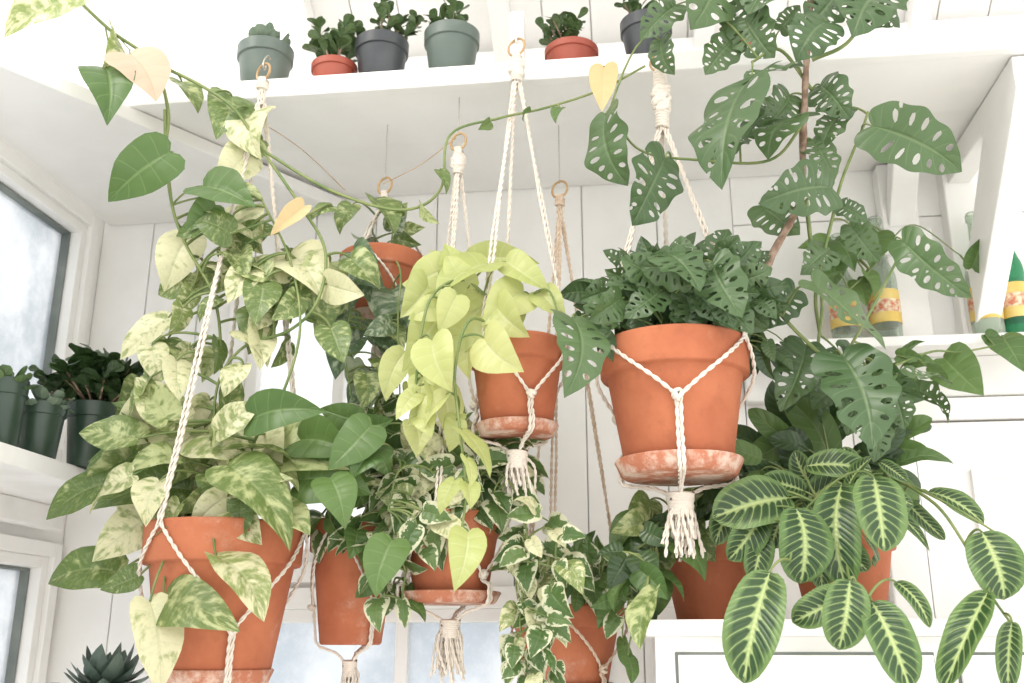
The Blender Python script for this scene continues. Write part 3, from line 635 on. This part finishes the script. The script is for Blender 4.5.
# on cabinet
E=plantset('potted_heartleaf_philodendron'); pI=pot(706,545,94,0,1.64,E,zb=CT+.001)
P=Plant('philodendron_foliage',1.58,[L_GRN,L_DARK,L_MARB],'heart',E); P.crown(pI['c'],.04)
P.vine([(706,545,1.62),(675,510,1.56),(655,530,1.52),(648,580,1.45),(640,620,1.41)],.0024); P.vine([(706,545,1.62),(700,490,1.58),(690,540,1.54)],.002)
P.leaves([(668,530,705,582,{'w':.9,'Y':1.50,'mi':0}),(640,520,612,560,{'mi':0}),(655,590,640,650,{'mi':2,'Y':1.40}),(650,500,625,535,{'mi':2}),(640,570,668,600,{'mi':0,'Y':1.46}),(616,575,648,565,{'mi':0}),(715,520,740,550,{'mi':1}),(664,540,650,590,{'mi':2,'w':1.})],dy=-.01)
P.cluster(672,525,55,22,24,28,46,95,70,.5,dY=.04); P.cluster(640,560,20,40,11,26,44,95,50,.4,Y=1.50); P.done()
E=plantset('potted_prayer_plant'); pJ=pot(838,528,108,0,1.60,E,zb=CT+.001)
P=Plant('prayer_plant_foliage',1.48,[L_MAR],'oval',E,pr=.0018,nr=.2); P.crown(pJ['c'],.05)
P.vine([(838,530,1.6),(880,480,1.52),(930,500,1.46),(962,540,1.42),(988,590,1.40),(1012,625,1.40)],.0026); P.vine([(838,530,1.6),(820,500,1.5),(800,520,1.42),(790,560,1.40)],.0024)
P.vine([(838,530,1.6),(845,540,1.46),(850,580,1.40),(872,605,1.38)],.0024); P.vine([(900,480,1.5),(950,505,1.44),(1000,535,1.42)],.002)
P.leaves([(790,498,712,518,{'w':1.}),(796,508,800,584,{'w':1.1,'Y':1.42}),(874,477,884,552,{'w':1.,'Y':1.40}),(842,484,846,590,{'w':.7,'Y':1.44,'r':.0}),(770,572,744,684,{'w':.78,'Y':1.37,'dy':-.01}),
 (852,592,792,622,{'w':.85,'Y':1.37}),(850,580,838,650,{'w':1.,'Y':1.35}),(872,602,910,690,{'w':.78,'Y':1.35}),(988,592,944,690,{'w':.58,'Y':1.36}),(982,532,1004,600,{'w':1.2,'Y':1.38}),
 (928,492,984,524,{'w':.65}),(806,466,872,472,{'w':.75}),(870,500,930,552,{'w':.7,'tp':'lance','Y':1.42}),(1012,622,1008,694,{'w':.5,'Y':1.38}),(764,512,728,560,{'w':.9,'Y':1.46}),(815,540,822,590,{'w':.8,'Y':1.44}),
 (760,530,752,580,{'w':.9,'Y':1.46}),(880,462,908,482,{'w':.7}),(896,582,930,628,{'w':.5,'Y':1.40}),(740,500,715,545,{'w':.8,'Y':1.5}),(905,500,945,540,{'w':.5,'Y':1.5})],fold=.35,bulge=.14,mi=0)
P.cluster(825,515,60,32,16,40,58,95,75,.55,Y=1.5,w=(.8,1.)); P.done()
P=Plant('calathea_foliage',1.64,[L_DARK,L_GRN],'oval',E,pr=.002); P.crown(pJ['c'],.04); P.cluster(835,455,70,34,32,40,62,-60,120,.7,Y=1.66,dY=.06,w=(.6,.9)); P.cluster(775,480,34,30,10,34,52,120,70,.5,Y=1.62)
P.leaves([(832,468,786,398,{'w':.7,'mi':1}),(800,440,745,470,{'w':.7,'mi':1}),(860,450,905,428,{'w':.7,'mi':0})]); P.done()
P=Plant('trailing_ivy_vine',1.80,[L_GRN],'heart',None,nr=.25)
P.vine([(880,372,1.7),(930,352,1.76),(960,352,1.78),(1000,345,1.78),(1060,335,1.78)],.0022); P.vine([(838,300,1.8),(870,270,1.8),(910,225,1.8),(960,255,1.8)],.0016)
P.leaves([(944,358,984,396,{'w':1.1}),(1002,336,1024,372,{}),(985,335,1008,352,{}),(835,240,855,272,{'mi':0}),(862,225,842,250,{}),(878,232,870,268,{}),(900,376,922,400,{}),(972,268,985,235,{}),(912,398,926,382,{})]); 
P.cluster(850,260,24,30,6,20,34,90,60,.5,dY=.02); P.cluster(910,372,24,22,7,26,36,60,60,.4,Y=1.72); P.done()
P=Plant('trailing_pothos_vine',1.44,[L_GRN,L_MARB],'heart',None)
P.vine([(262,150,1.43),(330,190,1.43),(400,210,1.44),(440,190,1.45),(450,135,1.46),(500,118,1.45),(545,108,1.45),(600,90,1.43),(645,66,1.43)],.0026)
P.leaves([(490,122,478,130,{}),(560,108,556,124,{'w':.8}),(530,110,524,122,{'w':.8}),(440,170,446,195,{'w':.6}),(420,205,440,224,{'w':.6})]); P.done()

# ================================================================ SHELF POTS
def onshelf(cx,Y,zb):
    for yy in range(-200,700):
        q=pt(cx,yy,Y)
        if q[2]<=zb: return q[0]
def shelfpot(name,cx,wpx,hpx,Y,mat,zb,fol,sh=.8):
    E=plantset(name); X=onshelf(cx,Y,zb); sc=dep(np.array([X,Y,zb]))/FP
    a=Acc(); r=wpx*.5*sc; h=hpx*sc*1.15
    P1=[(.001,0),(r*sh-.001,0),(r*sh,.001),(r*.93,h*.76)]; P2=[(r*.93,h*.76),(r*.985,h*.765),(r,h*.775)]; P3=[(r,h*.775),(r*1.01,h-.001)]; P4=[(r*1.01,h-.001),(r*.99,h),(r*.93,h),(r*.88,h*.85)]
    for q in (P1,P2,P3,P4): a.lathe(q,(X,Y,zb+.001),40,0)
    a.lathe([(r*.89,h*.87),(.001,h*.9)],(X,Y,zb+.001),30,1)
    a.build('pot',[mat,SOIL],E); fol(np.array([X,Y,zb+h*.9]),r,E)
def rosette(mat,L=.05,n=26,el=(10,70),tp='obov',w=1.,name='succulent_leaves'):
    def f(c,r,E):
        P=Plant(name,0,[mat],tp,E)
        for i in range(n):
            az=i*2.4; e=math.radians(el[0]+(el[1]-el[0])*i/n+rs.uniform(-8,8)); d=np.array([math.cos(az)*math.cos(e),math.sin(az)*math.cos(e),math.sin(e)])
            b=c+d*.006; place(P.acc,tp,b,b+d*L*rs.uniform(.8,1.1),UP-.3*d,w,.3,-.15)
        P.done()
    return f
def jade(mat,n=9,hgt=.05,L=.026,spr=1.,tp='obov',name='jade_foliage',lw=1.3):
    def f(c,r,E):
        P=Plant(name,0,[mat],tp,E,stem=BARK)
        for i in range(n):
            az=rs.rand()*6.28; ln=hgt*rs.uniform(.6,1.15); q=spr*rs.rand(); d=nrm(np.array([math.cos(az)*q,math.sin(az)*q,1.]))
            s0=c+np.array([math.cos(az),math.sin(az),0])*r*.4*rs.rand(); e=s0+d*ln; P.acc.tube(bez(s0,(s0+e)/2+rs.randn(3)*.003,e,6),.0018,5,P.smi)
            for t in np.linspace(.35,1,max(5,int(ln/.011))):
                for q in (0,1):
                    az2=rs.rand()*6.28; dd=nrm(np.array([math.cos(az2),math.sin(az2),rs.uniform(.0,.9)])+d*.3); b=s0+(e-s0)*t
                    place(P.acc,tp,b,b+dd*L*rs.uniform(.7,1.1),nrm(UP+.3*rs.randn(3)),lw,.2,.1)
        P.done()
    return f
shelfpot('potted_succulent',262,56,48,1.56,PG2,ST,rosette(L_SUCG,.055,20,(35,85)),.72)
shelfpot('potted_jade_plant',333,46,27,1.56,PR,ST,jade(L_SUC,9,.085,.032,.9),.78)
shelfpot('potted_jade_plant',380,54,47,1.56,PK,ST,jade(L_SUC,7,.080,.030,1.),.74)
shelfpot('potted_succulent',451,56,50,1.555,PG2,ST,jade(L_SUC,8,.045,.03,1.),.74)
shelfpot('potted_jade_plant',572,54,27,1.56,PR,ST,jade(L_SUC,10,.060,.028,1.3),.75)
shelfpot('potted_succulent',648,52,50,1.56,PK,ST,jade(L_SUC,6,.05,.03,1.),.66)
shelfpot('potted_jade_plant',742,46,28,1.60,PR,ST,jade(L_SUC,8,.05,.03,1.2),.8)
shelfpot('potted_jade_plant',88,54,56,1.60,PG,LZ,jade(L_DARK,50,.085,.040,2.0,lw=1.6),.75)
shelfpot('potted_succulent',36,46,48,1.50,PG,LZ,rosette(L_SUCG,.045,18,(5,60)),.78)
shelfpot('potted_succulent',-2,40,62,1.42,PG,LZ,rosette(L_SUC,.04,18,(5,60)),.85)
E=plantset('potted_agave'); c=pt(104,690,1.62)
a=Acc(); a.lathe([(.001,-.10),(.04,-.10),(.055,0),(.052,0),(.045,-.01),(.001,-.01)],c,40,0); a.build('pot',[PG],E)
rosette(leafm('leaf_agave','plain',(.06,.10,.075),(.10,.145,.11),(.13,.17,.14),(.10,.14,.11),4,tr=.1),.075,30,(0,70),'lance',1.6,'agave_leaves')(c,.05,E)
a=Acc(); a.box(c[0]-.12,c[0]+.10,c[1]-.09,c[1]+.09,c[2]-.123,c[2]-.101)
for sx in (-.11,.08):
    for sy in (-.08,.07): a.box(c[0]+sx,c[0]+sx+.02,c[1]+sy,c[1]+sy+.02,0,c[2]-.123)
a.build('plant_stool',[WHITE2],smooth=False,bevel=.003)
def bottlem(name,col,k=.16): 
    t=NT(name); g=t.pr(tuple(c*.7 for c in col),.05,None,IOR=1.5); tr=t.n('ShaderNodeBsdfTransparent'); t.put(tr.inputs[0],tuple(min(1,c*1.1) for c in col)); lw=t.n('ShaderNodeLayerWeight'); lw.inputs[0].default_value=.3
    m=t.n('ShaderNodeMixShader'); t.put(m.inputs[0],t.M('MULTIPLY_ADD',lw.outputs['Facing'],.7,k,True)); t.t.links.new(tr.outputs[0],m.inputs[1]); t.t.links.new(g,m.inputs[2]); return t.out(m.outputs[0])
BC=bottlem('clear_bottle_glass',(.70,.77,.68),.2); BG=bottlem('green_bottle_glass',(.12,.46,.26),.3); LAB=m_noise('yellow_label',(.60,.42,.10),(.68,.52,.18),30,.6); LAB2=m_noise('printed_label_band',(.66,.60,.42),(.50,.14,.07),110,.6)
def bottle(cx,Y,h,r,m):
    zb=CZ+.549; X=onshelf(cx,Y,zb)
    pr_=smooth([(r*.9,0.,0),(r,h*.03,0),(r,h*.25,0),(r*1.0,h*.44,0),(r*.92,h*.53,0),(r*.60,h*.62,0),(r*.43,h*.70,0),(r*.40,h*.82,0),(r*.38,h*.93,0)],5)
    a=Acc(); a.lathe([(.001,0)]+[tuple(p) for p in pr_]+[(r*.48,h*.935),(r*.48,h*.98),(r*.42,h),(r*.3,h)],(X,Y,zb),36,0)
    a.lathe([(r+.0012,h*.12),(r+.0012,h*.38)],(X,Y,zb),36,1); a.lathe([(r+.0016,h*.2),(r+.0016,h*.30)],(X,Y,zb),36,2)
    a.build('glass_bottle',[m,LAB,LAB2])
bottle(888,1.865,.25,.028,BC); bottle(990,1.865,.25,.028,BC); bottle(1020,1.862,.26,.024,BG); bottle(848,1.87,.22,.027,BC); bottle(722,1.87,.19,.026,BC)
a=Acc(); x=pD['x']
a.box(x-.012,x+.012,1.475,1.494,ST-.03,pt(507,14,1.48)[2]); zr=pt(507,48,1.47)[2]
a.tube(smooth([(x,1.476,zr+.03),(x,1.466,zr+.02),(x,1.462,zr+.012),(x,1.468,zr+.008),(x,1.474,zr+.014)],5),.002,6); a.build('wall_hook',[WHITE2],smooth=False)
a=Acc()
for pts in ([(245,112,1.5),(300,148,1.6),(345,190,1.62)],[(383,184,1.62),(420,165,1.55),(456,138,1.5)]):
    a.tube(smooth([pt(*q) for q in pts],6),.0008,5)
a.build('hanging_wire',[BRASS])
# ================================================================ LIGHT
w=bpy.data.worlds.new('world'); S.world=w; w.use_nodes=True; b=w.node_tree.nodes['Background']; b.inputs[0].default_value=(1.,.985,.96,1); b.inputs[1].default_value=2.25
sd=bpy.data.lights.new('sun','SUN'); sd.energy=2.0; sd.angle=math.radians(25); sd.color=(1,.95,.87); so=bpy.data.objects.new('sun',sd); S.collection.objects.link(so)
so.rotation_euler=(math.radians(48),0,math.radians(-40))
